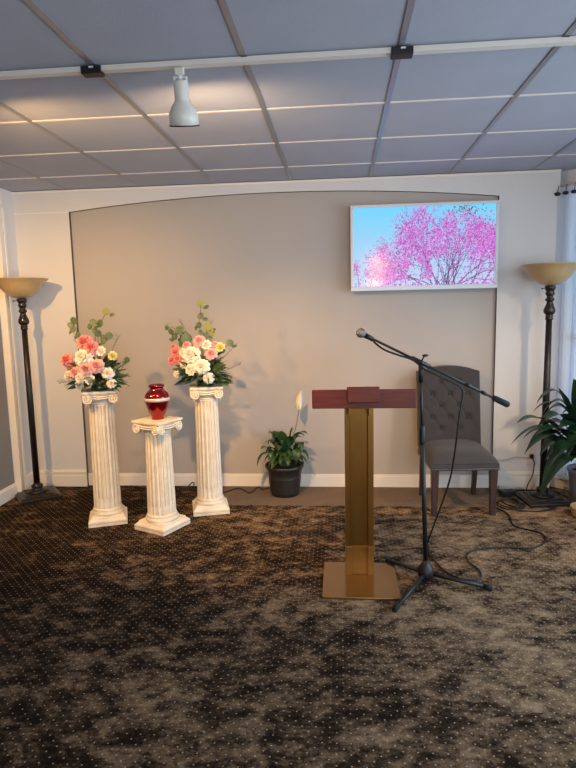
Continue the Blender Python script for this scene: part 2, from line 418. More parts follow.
# ------------------------------------------------------------------ track light
rail = thing('track_rail', 'long white lighting track running across the ceiling', 'track rail', (0, 2.405, H))
obj('rail_channel', MB().box(-2.62, 2.55, -.017, .017, -.021, -.004), M['white_plastic'], rail)
for x in (-.985, .248, 1.47, -2.2):
    obj('connector', MB().box(x-.042, x+.042, -.024, .024, -.032, -.002), M['black_plastic'], rail, bevel=.003)
    obj('clip', MB().box(x-.006, x+.012, -.028, -.022, -.012, -.006), M['tv_frame'], rail)
TR = Matrix
def spotlight(loc, label, tilt=(0, 0, 0)):
    t = thing('track_spotlight', label, 'spotlight', loc, 0, 'spotlights on the ceiling track')
    obj('mount', MB().box(-.016, .016, -.012, .012, -.028, 0).tube([(0, 0, -.026), (0, 0, -.052)], .011, 12), M['white_plastic'], t)
    fork = MB()
    for sx in (-1, 1): fork.box(sx*.024-.004, sx*.024+.004, -.008, .008, -.062, -.038)
    fork.box(-.028, .028, -.008, .008, -.042, -.034)
    obj('yoke', fork, M['tv_frame'], t, bevel=.002)
    body = MB().lathe([(.012, -.046), (.026, -.050), (.0295, -.056), (.0295, -.125), (.031, -.130), (.045, -.150), (.0575, -.176), (.060, -.190), (.060, -.228), (.055, -.230), (.052, -.215), (.02, -.200), (.001, -.198)], 40, cap=False)
    obj('housing', body, M['white_plastic'], t)
    obj('rim', MB().lathe([(.0555, -.231), (.0615, -.231), (.0615, -.226), (.0555, -.226)], 40, cap=False), M['black_plastic'], t)
    obj('lamp_lens', MB().lathe([(.001, -.212), (.046, -.214), (.046, -.216), (.001, -.219)], 30), M['lens'], t)
    return t
s1 = spotlight((-.628, 2.405, H-.021), 'white can spotlight hanging from the ceiling track, in view above the left pedestals')
s1.rotation_euler = (math.radians(19), math.radians(2), 0); s1.scale = (1, 1, .93)
s2 = dup(s1, (-2.30, 2.405, H-.021), 0, 'white can spotlight at the far left end of the ceiling track')
s3 = dup(s1, (2.15, 2.405, H-.021), 0, 'white can spotlight at the far right end of the ceiling track')
s4 = dup(s1, (-1.62, 2.405, H-.021), 0, 'white can spotlight second from the left on the ceiling track')
for q_, a_, b_ in ((s2, 30, -8), (s3, 30, 20), (s4, 50, -5)): q_.rotation_euler = (math.radians(a_), math.radians(b_), 0)

# ------------------------------------------------------------------ floor lamps
def floor_lamp(loc, rz, label):
    t = thing('floor_lamp', label, 'floor lamp', loc, rz, 'torchiere floor lamps')
    b = MB().frustum(.160, .160, 0, .018).frustum(.152, .152, .018, .030, .135, .135).frustum(.115, .115, .030, .042, .10, .10)
    obj('base', b, M['dark_bronze'], t, bevel=.003)
    obj('base_turning', MB().lathe([(.085, .042), (.085, .050), (.05, .060), (.040, .072), (.046, .085), (.046, .095), (.030, .105), (.024, .118)], 32), M['dark_bronze'], t)
    obj('pole', MB().lathe([(.025, .110), (.0245, .8), (.0215, 1.37)], 24), M['dark_bronze'], t)
    prof = [(.0215, 1.365), (.028, 1.372), (.028, 1.380), (.023, 1.384), (.028, 1.390), (.028, 1.397), (.022, 1.402), (.034, 1.412), (.040, 1.425), (.041, 1.437), (.037, 1.452),
            (.028, 1.475), (.022, 1.492), (.021, 1.500), (.030, 1.508), (.032, 1.515), (.029, 1.522), (.022, 1.528), (.023, 1.540), (.030, 1.552), (.034, 1.562), (.027, 1.570), (.030, 1.580), (.036, 1.590), (.038, 1.602), (.038, 1.612), (.020, 1.614)]
    obj('baluster', MB().lathe(prof, 28), M['dark_bronze'], t)
    obj('switch', MB().tube([(-.03, -.01, 1.598), (-.062, -.012, 1.595)], .003, 6).ball((-.064, -.012, 1.595), .006, 8, 6), M['dark_bronze'], t)
    sh = [(.020, 1.614), (.050, 1.618), (.085, 1.634), (.115, 1.656), (.142, 1.686), (.165, 1.722), (.186, 1.748), (.207, 1.762), (.210, 1.766), (.206, 1.768), (.184, 1.754), (.160, 1.727), (.136, 1.690), (.110, 1.662), (.082, 1.641), (.048, 1.624), (.018, 1.620)]
    obj('lamp_shade', MB().lathe(sh, 56), M['glass_shade'], t)
    obj('light_bulb', MB().ball((0, 0, 1.665), .028, 12, 8).lathe([(.014, 1.62), (.014, 1.645)], 12), M['white_plastic'], t)
    return t
l1 = floor_lamp((-2.425, 4.40, 0), math.radians(38), 'dark bronze floor lamp with amber glass bowl shade in the left corner')
l2 = dup(l1, (1.525, 4.40, 0), math.radians(6), 'dark bronze floor lamp with amber glass bowl shade beside the sheer curtain on the right')
l1.location = (-2.497, 4.40, 0)

# ------------------------------------------------------------------ pedestal columns
def spiral(mb, cx, cz, y, r0, turns, sgn, start, rr=.0052, tail=None):
    pts = []
    n = int(turns*16)
    for i in range(n+1):
        t = i/n; a = start+sgn*turns*2*PI*t; r = r0*(1-t)**.8+.003
        pts.append((cx+r*math.cos(a), y, cz+r*math.sin(a)))
    if tail: pts = tail+pts
    return pts
def column(loc, rz, hgt, label):
    t = thing('pedestal_column', label, 'pedestal', loc, rz, 'white fluted pedestal columns')
    b = MB().frustum(.132, .132, 0, .018).frustum(.129, .129, .018, .022).frustum(.132, .132, .022, .036).frustum(.130, .130, .036, .050, .116, .116).frustum(.114, .114, .050, .064, .108, .108)
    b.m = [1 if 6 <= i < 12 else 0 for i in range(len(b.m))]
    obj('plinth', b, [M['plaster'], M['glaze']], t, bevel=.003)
    obj('base_ring', MB().lathe([(.108, .062), (.112, .068), (.112, .078), (.106, .086), (.100, .090), (.103, .096), (.100, .104), (.092, .110)], 40), M['plaster'], t)
    zt = hgt-.095; N = 18
    prof = [(.0955, .100), (.0955, .118), (.095, .126)]+[(.095-.010*k/12, .126+(zt-.145)*k/12) for k in range(1, 13)]+[(.085, zt-.006), (.086, zt)]
    zlo, zhi = -1, zt-.006
    def fl(r, a, z):
        if z <= zlo+.001 or z >= zhi: return r
        return r-.0085*abs(math.sin(N*a/2))**.7
    sh_ = MB().lathe(prof, 216, fn=fl); rows = len(prof)-1
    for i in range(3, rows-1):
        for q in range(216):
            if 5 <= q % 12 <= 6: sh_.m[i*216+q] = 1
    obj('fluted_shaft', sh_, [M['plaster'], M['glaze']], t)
    obj('neck_ring', MB().lathe([(.083, zt), (.090, zt+.006), (.090, zt+.012), (.085, zt+.016), (.094, zt+.026), (.104, zt+.040), (.104, zt+.060)], 40), M['plaster'], t)
    # capital: core block, volutes on the four faces, drop leaf at the corners
    c = MB(); c.frustum(.092, .092, hgt-.052, hgt-.02, .108, .108)
    for q in range(4):
        R_ = Matrix.Rotation(q*PI/2, 3, 'Z')
        f = MB()
        for sg in (-1, 1):
            cx = sg*.082; cz = hgt-.054
            p = spiral(f, cx, cz, -.111, .029, 2.0, -sg, PI/2)
            f.tube(p, .0058, 7)
            f.tube([(cx, -.094, cz), (cx, -.110, cz)], .031, 20, 1)      # backing disc
            f.ball((cx, -.114, cz), .007, 8, 6)
        n_ = 14
        for zz, rr in ((hgt-.026, .0058), (hgt-.040, .005)):
            f.tube([(-.082+.164*k/n_, -.110, zz-.012*math.sin(PI*k/n_)) for k in range(n_+1)], rr, 7)
        f.grid(lambda u, v: (-.082+.164*u, -.106, hgt-.024-(.030*v)-.010*math.sin(PI*u)*v), 14, 2, 1)
        f.v = [tuple(R_ @ Vector(v)) for v in f.v]
        o_c = len(c.m); c.add(f.v, f.f); c.m[o_c:] = f.m
        # corner leaf
        d = R_ @ Vector((-.094, -.094, 0))
        k = MB(); k.lathe([(.002, -.104), (.007, -.092), (.013, -.070), (.018, -.050), (.014, -.034), (.010, -.022)], 10)
        c.add([(d.x+v[0], d.y+v[1], hgt+v[2]) for v in k.v], k.f)
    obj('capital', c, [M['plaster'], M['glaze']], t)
    a = MB().frustum(.106, .106, hgt-.022, hgt-.016, .116, .116).frustum(.118, .118, hgt-.016, hgt)
    obj('abacus', a, M['plaster'], t, bevel=.003)
    return t
H1, H2, H3 = .955, .765, .945
column((-1.685, 3.891, 0), math.radians(21), H1, 'tall white fluted pedestal column, the leftmost, with a bouquet on top')
c2_ = column((-1.248, 3.778, 0), math.radians(-26), H2, 'short white fluted pedestal column turned cornerwise, under the red urn')
column((-.985, 4.127, 0), math.radians(16), H3, 'tall white fluted pedestal column with bouquet, right of the red urn')

c2_.scale = (1.03, 1.03, 1)
# ------------------------------------------------------------------ urn
u = thing('cremation_urn', 'shiny red urn with a pearly white band on the short middle pedestal', 'urn', (-1.242, 3.778, H2))
obj('body', MB().lathe([(.040, 0), (.043, .006), (.040, .012), (.046, .022), (.060, .055), (.074, .090), (.083, .120), (.0855, .140), (.083, .160), (.073, .180), (.058, .195), (.047, .203), (.044, .212), (.044, .222)], 64), M['urn_red'], u)
obj('band', MB().lathe([(.0835, .128), (.0862, .129), (.0870, .139), (.0862, .149), (.0845, .150)], 64, cap=False), M['urn_band'], u)
obj('lid', MB().lathe([(.046, .216), (.052, .219), (.054, .227), (.053, .234), (.044, .241), (.025, .246), (.001, .247)], 48), M['urn_lid'], u)

# ------------------------------------------------------------------ flowers
def petal(mb, yaw, tilt, length, width, cup, base, curl, zoff=0, ruffle=0, seed=0):
    rr = random.Random(seed)
    ph = rr.random()*6
    def f(u, v):
        s = (v-.5)*2
        wv = width*(math.sin(PI*min(1, .18+u*.72)))**.7*.5
        x = s*wv; out = length*u
        ang = tilt+curl*u*u
        r_ = base+out*math.sin(ang)-cup*s*s*width*.6
        z = zoff+out*math.cos(ang)+ruffle*math.sin(s*7+ph)*u
        return (r_*math.cos(yaw)-x*math.sin(yaw), r_*math.sin(yaw)+x*math.cos(yaw), z)
    mb.grid(f, 4, 4)
def rose_mesh(name, m, open_=1.0, ruffle=0, layers=6, seed=0):
    rr = random.Random(seed); mb = MB()
    mb.ball((0, 0, .10), .34, 12, 8)
    for L_ in range(layers):
        t = L_/(layers-1); n = 4+L_
        for k in range(n):
            petal(mb, 2*PI*k/n+L_*.9+rr.uniform(-.15, .15), (-.30+1.35*t*open_)+rr.uniform(-.06, .06), .62+.20*t, .62+.34*t, .28-.1*t, .10+.20*t, .55*t*open_+.1,
                  zoff=.10-.42*t, ruffle=ruffle, seed=rr.randrange(9999))
    return mb.mesh(name, m)
FL = {'W': rose_mesh('white_rose', M['white_petal'], 1.0, seed=1), 'w': rose_mesh('white_rosebud', M['white_petal'], .75, layers=5, seed=2),
      'C': rose_mesh('coral_flower', M['coral'], 1.05, .05, 7, seed=3), 'P': rose_mesh('pink_rose', M['pink'], 1.0, .02, seed=4),
      'Y': rose_mesh('yellow_rose', M['yellow_petal'], .6, .01, 5, seed=5)}
FN = {'W': 'white_rose', 'w': 'white_rosebud', 'C': 'coral_flower', 'P': 'pink_rose', 'Y': 'yellow_rose'}
def round_leaf(mb, c, r, nrm, asp=1.0, mi=0):
    n = Vector(nrm).normalized(); a = n.orthogonal().normalized(); a.rotate(Matrix.Rotation(rnd.uniform(0, 6.28), 3, n)); b_ = n.cross(a); c = Vector(c)
    k = 12
    vs = [c+n*r*.12]+[c+(a*math.cos(2*PI*i/k)+b_*math.sin(2*PI*i/k)*asp)*r for i in range(k)]
    mb.add(vs, [(0, 1+i, 1+(i+1) % k) for i in range(k)], mi)
def blade(mb, P0, Cc, P1, width, t0=0, n=10, fold=.25, mi=0, petiole=.0022, mis=None, wave=0, sidev=None):
    P0, Cc, P1 = Vector(P0), Vector(Cc), Vector(P1)
    B = lambda t: P0*(1-t)**2+Cc*2*t*(1-t)+P1*t*t
    if t0 > 0: mb.tube([B(t0*k/5) for k in range(6)], petiole, 5, mi if mis is None else mis)
    vs = []; up = Vector((0, 0, 1))
    ph = rnd.uniform(0, 6)
    for i in range(n+1):
        s = i/n; t = t0+(1-t0)*s
        c = B(t); d = (B(min(1, t+.01))-B(max(0, t-.01))).normalized()
        side = d.cross(up)
        side = side.normalized() if side.length > .05 else Vector((1, 0, 0))
        if sidev: side = Vector(sidev)
        nr = side.cross(d)
        w_ = width*.5*max(0, math.sin(PI*(s**.75)))**.85
        for q in (-1, -.5, 0, .5, 1):
            vs.append(c+side*w_*q+nr*w_*fold*abs(q)+nr*wave*math.sin(s*9+ph+q*2)*w_)
    fs = [(i*5+j, i*5+j+1, (i+1)*5+j+1, (i+1)*5+j) for i in range(n) for j in range(4)]
    mb.add(vs, fs, mi)

def bouquet(loc, label, flowers, leaves, twigs, seed):
    global rnd
    rnd = random.Random(seed)
    t = thing('flower_bouquet', label, 'bouquet', loc, 0, 'artificial flower bouquets on the tall pedestals')
    obj('holder', MB().lathe([(.055, 0), (.062, .02), (.055, .035), (.03, .045)], 24), M['leaf_dark'], t)
    O = Vector((0, 0, .06))
    # flowers and a stem for each
    for (dx_, dz_, r, kind, y) in flowers:
        p = Vector((dx_, y, dz_)); out = Vector((dx_*.9, -.13+y*.25, (dz_-.12)*.55)); out = (p-O).normalized()*.45+Vector((0, -.8, .1))
        q = out.normalized().to_track_quat('Z', 'Y')
        o = obj(FN[kind], FL[kind], None, t); o.location = p; o.rotation_mode = 'QUATERNION'; o.rotation_quaternion = q; o.scale = (r*.98,)*3
    st = MB()
    for (dx_, dz_, r, kind, y) in flowers: st.tube(spline([(0, 0, .04), (dx_*.4, y*.5+.01, dz_*.5+.02), (dx_, y+.02, dz_)], 4), .0022, 5)
    obj('stems', st, M['stem'], t)
    # eucalyptus
    for br in leaves:
        e = MB(); path = [(0, .01, .05)]+[(a, yy, c) for a, c, r, yy, kk in br]
        e.tube(spline(path, 5), .0018, 5, 1)
        for a, c, r, yy, kk in br:
            round_leaf(e, (a, yy, c), r, (rnd.uniform(-.4, .4), -1, rnd.uniform(-.3, .4)), rnd.uniform(.8, 1), 2 if kk else 0)
            round_leaf(e, (a+rnd.choice((-1, 1))*r*1.1, yy+.015, c-r*.9), r*.75, (rnd.uniform(-.8, .8), -1, rnd.uniform(-.1, .9)), rnd.uniform(.6, .9), 0)
        obj('eucalyptus_stem', e, [M['euc'], M['brown_stem'], M['euc_light']], t)
    for tw in twigs:
        e = MB(); pth = spline([(0, .01, .06)]+tw, 6); e.tube(pth, .0016, 5, 1)
        for k in range(len(pth)//2, len(pth)):
            p = pth[k]
            for s_ in (-1, 1):
                blade(e, p, p+Vector((s_*.012, -.004, .014)), p+Vector((s_*.026, rnd.uniform(-.01, .01), .020+rnd.uniform(-.01, .01))), .006, 0, 4)
        obj('leafy_twig', e, [M['foliage'], M['brown_stem']], t)
    # filler foliage, fanned
    for gI in range(9):
        e = MB(); az0 = gI/9*2*PI
        for k in range(24):
            az = az0+rnd.uniform(-.4, .4); el = rnd.uniform(-.1, 1.15); L_ = rnd.uniform(.10, .19)
            d = Vector((math.cos(az)*math.cos(el), math.sin(az)*math.cos(el), math.sin(el)))
            p0 = Vector((0, 0, .055))+d*.05; p1 = p0+d*L_; p1.z = max(p1.z-.02, .015 if math.hypot(p1.x, p1.y) < .15 else -.01)
            blade(e, p0, p0+d*L_*.55+Vector((0, 0, .02)), p1, rnd.choice((.016, .03, .045)), .12, 6, .2, petiole=.0014)
        obj('foliage_spray', e, M['foliage'], t)
    for gI in range(7):          # broad leaves fanned behind and below the blooms
        e = MB(); t0_ = -.25+gI*(PI+.5)/7
        for k in range(7):
            th = t0_+rnd.uniform(-.1, .5); L_ = rnd.uniform(.13, .215)
            d = Vector((math.cos(th), rnd.uniform(-.55, .1), math.sin(th)*.9)).normalized(); p0 = Vector((0, -.03, .055))+d*.03; p1 = p0+d*L_
            if p1.z < .012 and abs(p1.x) < .13: p1.z = .012
            blade(e, p0, p0+d*L_*.5+Vector((0, -.015, .025)), p1, rnd.uniform(.030, .048), .2, 7, .25, petiole=.0014, sidev=(math.sin(th), -.2, -math.cos(th)))
        obj('leaf_fan', e, M['foliage'] if gI % 2 else M['leaf_dark'], t)
    return t
def F(cx, k, lst):    # offsets from the pedestal's centre line, in metres
    return [((a-cx)*k, (387-b)*k, r*k, kind, y) for a, b, r, kind, y in lst]
def E(cx, k, lst): return [[((a-cx)*k, (387-b)*k, r*k, y, kk) for a, b, r, y, kk in br] for br in lst]
k1 = .00683; k2 = .00725
bouquet((-1.685, 3.891, H1), 'bouquet of coral, pink and white roses on the leftmost pedestal',
    F(101, k1, [(93, 337, 8.5, 'C', -.09), (101, 342, 7.5, 'C', -.11), (70.5, 355, 7, 'C', -.05), (72, 361, 5.5, 'C', -.03), (93.5, 351.5, 9.5, 'W', -.13), (97, 363, 7.5, 'P', -.15), (107, 360.5, 7.5, 'P', -.13),
        (84, 367, 6.5, 'P', -.12), (91, 372, 6, 'w', -.15), (100, 373.5, 5.5, 'w', -.15), (117, 368, 6.5, 'W', -.11), (120, 379, 4.8, 'W', -.11), (110, 346, 5.2, 'w', -.10), (120.5, 351.5, 5.2, 'Y', -.07),
        (71, 371, 5, 'w', -.05), (88, 379, 5.2, 'w', -.13)]),
    E(101, k1, [[(84, 330, 3, -.04, 0), (81.5, 316, 4.8, -.05, 0), (80, 324, 3.6, -.05, 0)], [(101, 326, 3.2, -.03, 0), (101.5, 318, 4.5, -.05, 0), (109, 319, 4.5, -.06, 0), (116.5, 307, 4.2, -.06, 1)],
        [(105, 329, 3.8, -.04, 0), (112, 336, 4.2, -.07, 0), (117, 331.5, 4, -.05, 0)], [(122, 370, 2.5, -.03, 0), (134, 356, 3.4, -.05, 0)]]),
    [[(-.14, .0, .30), (-.17, 0, .46)], [(-.20, -.02, .06), (-.29, -.02, .05)], [(.12, -.01, .30), (.16, -.01, .37)], [(.16, -.02, .10), (.23, -.02, .09)], [(.15, .0, .16), (.22, .0, .20)], [(-.16, -.04, .07), (-.22, -.05, .02)]], 11)
bouquet((-.985, 4.127, H3), 'bouquet of white roses with coral sprays on the pedestal right of the urn',
    F(207, k2, [(197, 354, 9, 'W', -.12), (208.5, 365.5, 7.8, 'W', -.15), (197.5, 368.5, 6, 'w', -.14), (215, 377, 5.6, 'W', -.15), (189, 363.5, 4.8, 'w', -.09), (188.5, 352, 4.8, 'w', -.08), (212, 345, 5.2, 'w', -.08),
        (204.5, 341, 6.2, 'P', -.07), (191.5, 345, 4.5, 'P', -.07), (217, 353.5, 6.2, 'P', -.10), (179, 352.5, 5.5, 'C', -.04), (174.5, 360.5, 5, 'C', -.03), (181, 359, 4.8, 'C', -.05), (176, 347, 3.2, 'C', -.02), (225, 348, 5.4, 'Y', -.06), (180, 374, 3.8, 'w', -.07), (220, 345, 3.5, 'P', -.05)]),
    E(207, k2, [[(205, 333, 2.6, -.03, 0), (204.3, 326, 3.4, -.05, 0), (206.7, 317, 3.6, -.06, 0), (207, 304.5, 4.4, -.05, 1)], [(211, 336, 3.2, -.03, 0), (213, 327.5, 4.4, -.05, 1), (216.5, 333.5, 4.2, -.04, 1)],
        [(191.5, 339, 5.8, -.06, 0), (184.5, 330.5, 4.6, -.05, 0), (175.5, 332, 3.4, -.04, 0), (171, 328, 2.6, -.03, 0)], [(186, 338, 3, -.02, 0), (179, 337, 3.4, -.04, 0)], [(226, 352, 3, -.02, 0), (234.5, 344, 3.8, -.04, 0)]]),
    [[(-.10, -.01, .34), (-.17, -.01, .48)], [(-.12, -.02, .36), (-.27, -.01, .44)], [(.02, 0, .36), (.06, 0, .46)], [(.16, -.01, .22), (.24, 0, .30)], [(.18, -.03, .12), (.27, -.03, .16)], [(.15, -.05, .08), (.22, -.05, .04)], [(-.15, -.04, .08), (-.20, -.05, .06)]], 23)

# ------------------------------------------------------------------ potted peace lily
rnd = random.Random(5)
t = thing('potted_peace_lily', 'small peace lily with one white bloom in a dark ribbed pot against the wall', 'potted plant', (-.455, 4.50, 0))
pp = [(.100, 0), (.110, .004), (.114, .022)]
for k in range(9): z = .03+k*.014; pp += [(.114+z*.12, z), (.1165+z*.12, z+.005), (.114+z*.12, z+.010)]
pp += [(.136, .18), (.142, .222), (.153, .224), (.156, .232), (.156, .250), (.150, .253), (.146, .246), (.140, .20), (.135, .19)]
obj('pot', MB().lathe(pp, 48), M['pot'], t)
obj('soil', MB().lathe([(.138, .196), (.138, .222), (.001, .230)], 28), M['soil'], t)
lf = MB()
K = lambda a, b, y: ((a-284)*.0079, y, (499-b)*.0079)
spec = [((268, 447), (272, 430), .06, -.04), ((257, 468), (262, 440), .055, -.08), ((262, 449), (268, 441), .06, -.10), ((309, 434), (296, 424), .085, -.08), ((283, 432), (283, 438), .085, -.05), ((310, 446), (300, 438), .055, -.02),
        ((309, 462), (305, 440), .055, -.05), ((297, 464), (303, 432), .085, -.12), ((266, 455), (274, 436), .06, -.11), ((276, 436), (276, 440), .075, .02), ((293, 430), (290, 436), .07, .03), ((303, 452), (302, 430), .07, -.09), ((272, 462), (271, 436), .06, -.13)]
for tip, ct, wd, yy in spec:
    blade(lf, (rnd.uniform(-.03, .03), rnd.uniform(-.03, .03), .225), Vector(K(*ct, yy*.6)), Vector(K(*tip, yy)), wd, .28, 12, .22, mis=1, wave=.08)
for k in range(40):
    a = rnd.uniform(0, 2*PI); rr_ = rnd.uniform(.06, .19); z = rnd.uniform(.32, .52)
    yy = max(-.2, min(.12, math.sin(a)*rr_))
    blade(lf, (math.cos(a)*.03, math.sin(a)*.02, .225), (math.cos(a)*rr_*.5, yy*.5, z+.06), (math.cos(a)*rr_, yy, z-.04), rnd.uniform(.05, .075), .3, 9, .22, mis=1, wave=.08)
for k in range(16):
    a = rnd.uniform(PI*.95, PI*2.05); rr_ = rnd.uniform(.14, .20)
    blade(lf, (math.cos(a)*.03, math.sin(a)*.03, .225), (math.cos(a)*rr_*.6, math.sin(a)*rr_*.6, rnd.uniform(.36, .44)), (math.cos(a)*rr_, math.sin(a)*rr_, rnd.uniform(.25, .31)), rnd.uniform(.045, .07), .3, 9, .22, mis=1, wave=.08)
obj('leaves', lf, [M['leaf'], M['stem']], t)
obj('flower_stalk', MB().tube(spline([(.01, 0, .225), (.06, -.02, .42), (.105, -.02, .58), (.128, -.02, .70)]), .0030, 6), M['stem'], t)
sp = MB(); blade(sp, (.128, -.012, .69), (.112, .012, .77), (.150, -.02, .855), .058, 0, 14, -.5, sidev=(1, 0, 0))
obj('bloom', sp, M['spathe'], t, solid=.001)
obj('spadix', MB().tube([(.128, -.022, .705), (.126, -.028, .76)], [.005, .004], 8), M['yellow_petal'], t)

# ------------------------------------------------------------------ large plant at the right edge
rnd = random.Random(9)
t = thing('potted_plant', 'large leafy dark green plant in a grey pot in front of the sheer curtain', 'potted plant', (1.815, 4.27, 0))
obj('pot', MB().lathe([(.105, 0), (.118, .006), (.150, .262), (.160, .266), (.160, .285), (.150, .287), (.143, .270), (.138, .24)], 40), M['grey_pot'], t)
obj('soil', MB().lathe([(.138, .235), (.138, .255), (.001, .262)], 24), M['soil'], t)
ox, oy = 1.865, 4.27
lv = [((1.27, 4.10, .50), (1.50, 4.12, .84), .055), ((1.30, 4.08, .66), (1.46, 4.08, .84), .095), ((1.40, 4.05, .75), (1.60, 4.1, 1.00), .045), ((1.34, 4.02, .45), (1.52, 4.0, .84), .13),
      ((1.45, 4.0, .15), (1.58, 4.0, .66), .14), ((1.56, 4.05, .92), (1.64, 4.1, .78), .05), ((1.39, 4.0, .58), (1.55, 3.98, .80), .12), ((1.50, 4.0, .34), (1.62, 3.95, .80), .15), ((1.42, 4.04, .62), (1.60, 4.05, .96), .10),
      ((1.60, 3.98, .42), (1.72, 3.95, .90), .15), ((1.66, 4.05, .98), (1.74, 4.12, .80), .12), ((1.72, 4.0, .80), (1.78, 4.0, .98), .14), ((1.36, 4.12, .54), (1.5, 4.15, .76), .05), ((1.70, 3.93, .30), (1.78, 3.95, .75), .13),
      ((1.47, 4.1, .42), (1.6, 4.1, .74), .13), ((1.55, 4.02, .62), (1.7, 4.0, .82), .15), ((1.62, 4.1, .64), (1.75, 4.1, .80), .14)]
lf = MB()
for tip, ct, wd in lv:
    a = rnd.uniform(0, 6.28)
    blade(lf, (math.cos(a)*.04, math.sin(a)*.04, .26), (ct[0]-ox, ct[1]-oy, ct[2]), (tip[0]-ox-.03, tip[1]-oy, tip[2]), wd*1.25, .28, 14, .2, mis=1, petiole=.004, wave=.06)
for k in range(26):
    a = rnd.uniform(PI*.85, PI*1.75); rr_ = rnd.uniform(.22, .44); z = rnd.uniform(.45, .95)
    tx, ty = math.cos(a)*rr_, math.sin(a)*rr_*.8
    blade(lf, (math.cos(a)*.04, math.sin(a)*.04, .26), (tx*.5, ty*.5, z+.22), (tx, ty, z-.12), rnd.uniform(.10, .15), .32, 12, .2, mis=1, petiole=.004, wave=.06)
obj('leaves', lf, [M['leaf_dark'], M['stem']], t)

# small tan basket at the frame's edge
t = thing('wicker_basket', 'small tan basket on the carpet at the right edge, in front of the lamp base', 'basket', (1.700, 4.055, 0))
bp_ = [(.060, .0), (.075, .006)]
for k in range(7): z = .008+k*.009; bp_ += [(.078+z*.25, z), (.083+z*.25, z+.0045)]
bp_ += [(.098, .075), (.092, .075), (.076, .02), (.001, .018)]
obj('body', MB().lathe(bp_, 30), M['tan'], t)
obj('handle', MB().tube([(-.09*math.cos(PI*k/14), -.02, .070+.045*math.sin(PI*k/14)) for k in range(15)], .004, 6), M['tan'], t)

# ------------------------------------------------------------------ podium
t = thing('podium', 'gold metal podium with a dark red wooden reading top and square base plate', 'podium', (.098, 3.03, 0))
obj('base_plate', MB().box(-.203, .203, -.212, .205, 0, .012), M['gold_flat'], t, bevel=.002)
p = MB()
p.box(-.0775, -.047, .045, .170, .012, .96).box(.047, .0775, .045, .170, .012, .96).box(-.047, .047, .065, .165, .012, .96)
p.box(-.0510, -.0465, .042, .047, .18, .955).box(.0465, .0510, .042, .047, .18, .955)
obj('post', p, M['gold'], t, bevel=.0015)
obj('lower_post', MB().box(-.0785, -.045, .040, .171, .012, .178).box(.045, .0785, .040, .171, .012, .178).box(-.046, .046, .052, .06, .012, .178), M['gold_light'], t, bevel=.0015)  # lower post section, slightly wider and in lighter gold
# reading top: front edge upright, upper face falling away to the speaker's side
def slab(xa, xb, y0, y1, zt0, zb0, zt1, zb1):
    m = MB(); m.prism([(y0, zb0), (y0, zt0), (y1, zt1), (y1, zb1)], 'x', xa, xb); return m
obj('reading_top', slab(-.248, .294, -.03, .32, 1.070, .968, .985, .955), M['cherry'], t, bevel=.004)
obj('front_block', slab(-.064, .103, -.058, .03, 1.088, 1.002, 1.074, 1.0), M['cherry'], t, bevel=.005)
obj('top_bracket', MB().box(-.060, .070, -.02, .16, .962, .990).box(-.058, -.040, -.022, .04, .925, .975).box(.048, .066, -.022, .04, .925, .975), M['gold'], t, bevel=.002)

# ------------------------------------------------------------------ microphone stand
mx, my = .455, 3.045
t = thing('microphone_stand', 'black tripod microphone stand with a long slanting boom beside the podium', 'microphone stand', (mx, my, 0))
obj('hub', MB().lathe([(.012, .014), (.034, .018), (.044, .038), (.045, .056), (.038, .082), (.024, .100), (.015, .120)], 28), M['black_metal'], t)
for lx, ly in ((.253, 2.70), (.784, 2.945), (.262, 3.262)):
    d = Vector((lx-mx, ly-my, 0)); e_ = d.normalized()
    l_ = obj('leg', MB().tube([e_*.02+Vector((0, 0, .045)), d*.92+Vector((0, 0, .017))], .0115, 10), M['black_metal'], t)
    obj('rubber_foot', MB().tube([d*.88+Vector((0, 0, .019)), d*1.0+Vector((0, 0, .0145))], .0145, 12), M['rubber'], l_)
top = Vector((.419-mx, 0, 1.138))
obj('lower_pole', MB().tube([(0, 0, .09), top*.72+Vector((0, 0, .0))], .0125, 14), M['black_metal'], t)
obj('upper_pole', MB().tube([top*.70, top], .008, 12), M['black_metal'], t)
obj('height_collar', MB().lathe([(.013, .765), (.0155, .775), (.0165, .80), (.0165, .845), (.0145, .86), (.010, .870)], 20, c=(top.x*.72, 0, 0)), M['black_plastic'], t)
A = Vector((.120-mx, 0, 1.354)); B_ = Vector((.872-mx, 0, .972))
bd = (B_-A).normalized(); up = Vector((-bd.z, 0, bd.x))
piv = A+bd*((top.x-A.x)/bd.x)
obj('boom_arm', MB().tube([A+bd*.03, B_-bd*.05], .0068, 12), M['black_metal'], t)
obj('boom_clamp', MB().tube([piv-bd*.055, piv+bd*.05], .0125, 14).tube([piv-up*.0-Vector((0, 0, .002)), Vector((top.x, 0, 1.10))], .0125, 12).tube([piv-Vector((0, .022, 0)), piv+Vector((0, .022, 0))], .014, 14), M['black_plastic'], t)
obj('clamp_knob', MB().tube([piv+up*.008, piv+up*.036], .004, 8).ball(piv+up*.040+Vector((.004, 0, 0)), .012, 10, 7, sc=(1.4, 1, .6)), M['black_plastic'], t)
obj('boom_joint', MB().tube([A+bd*.59, A+bd*.625], .010, 12), M['black_plastic'], t)
obj('boom_joint', MB().tube([B_-bd*.16, B_-bd*.13], .0095, 12), M['black_plastic'], t)
obj('counterweight', MB().tube([B_-bd*.095, B_-bd*.085, B_-bd*.01, B_], [.009, .0155, .0165, .010], 16), M['rubber'], t)
obj('microphone_clip', MB().tube([A+bd*.005, A+bd*.055], [.014, .012], 12).tube([A+bd*.03, A+bd*.062], .009, 10), M['black_plastic'], t)
mi_ = thing('microphone', 'dark handheld microphone with a grey mesh head at the tip of the boom', 'microphone', (A.x+mx, my, A.z))
mi_d = Vector((-.35, -.55, .22)).normalized()
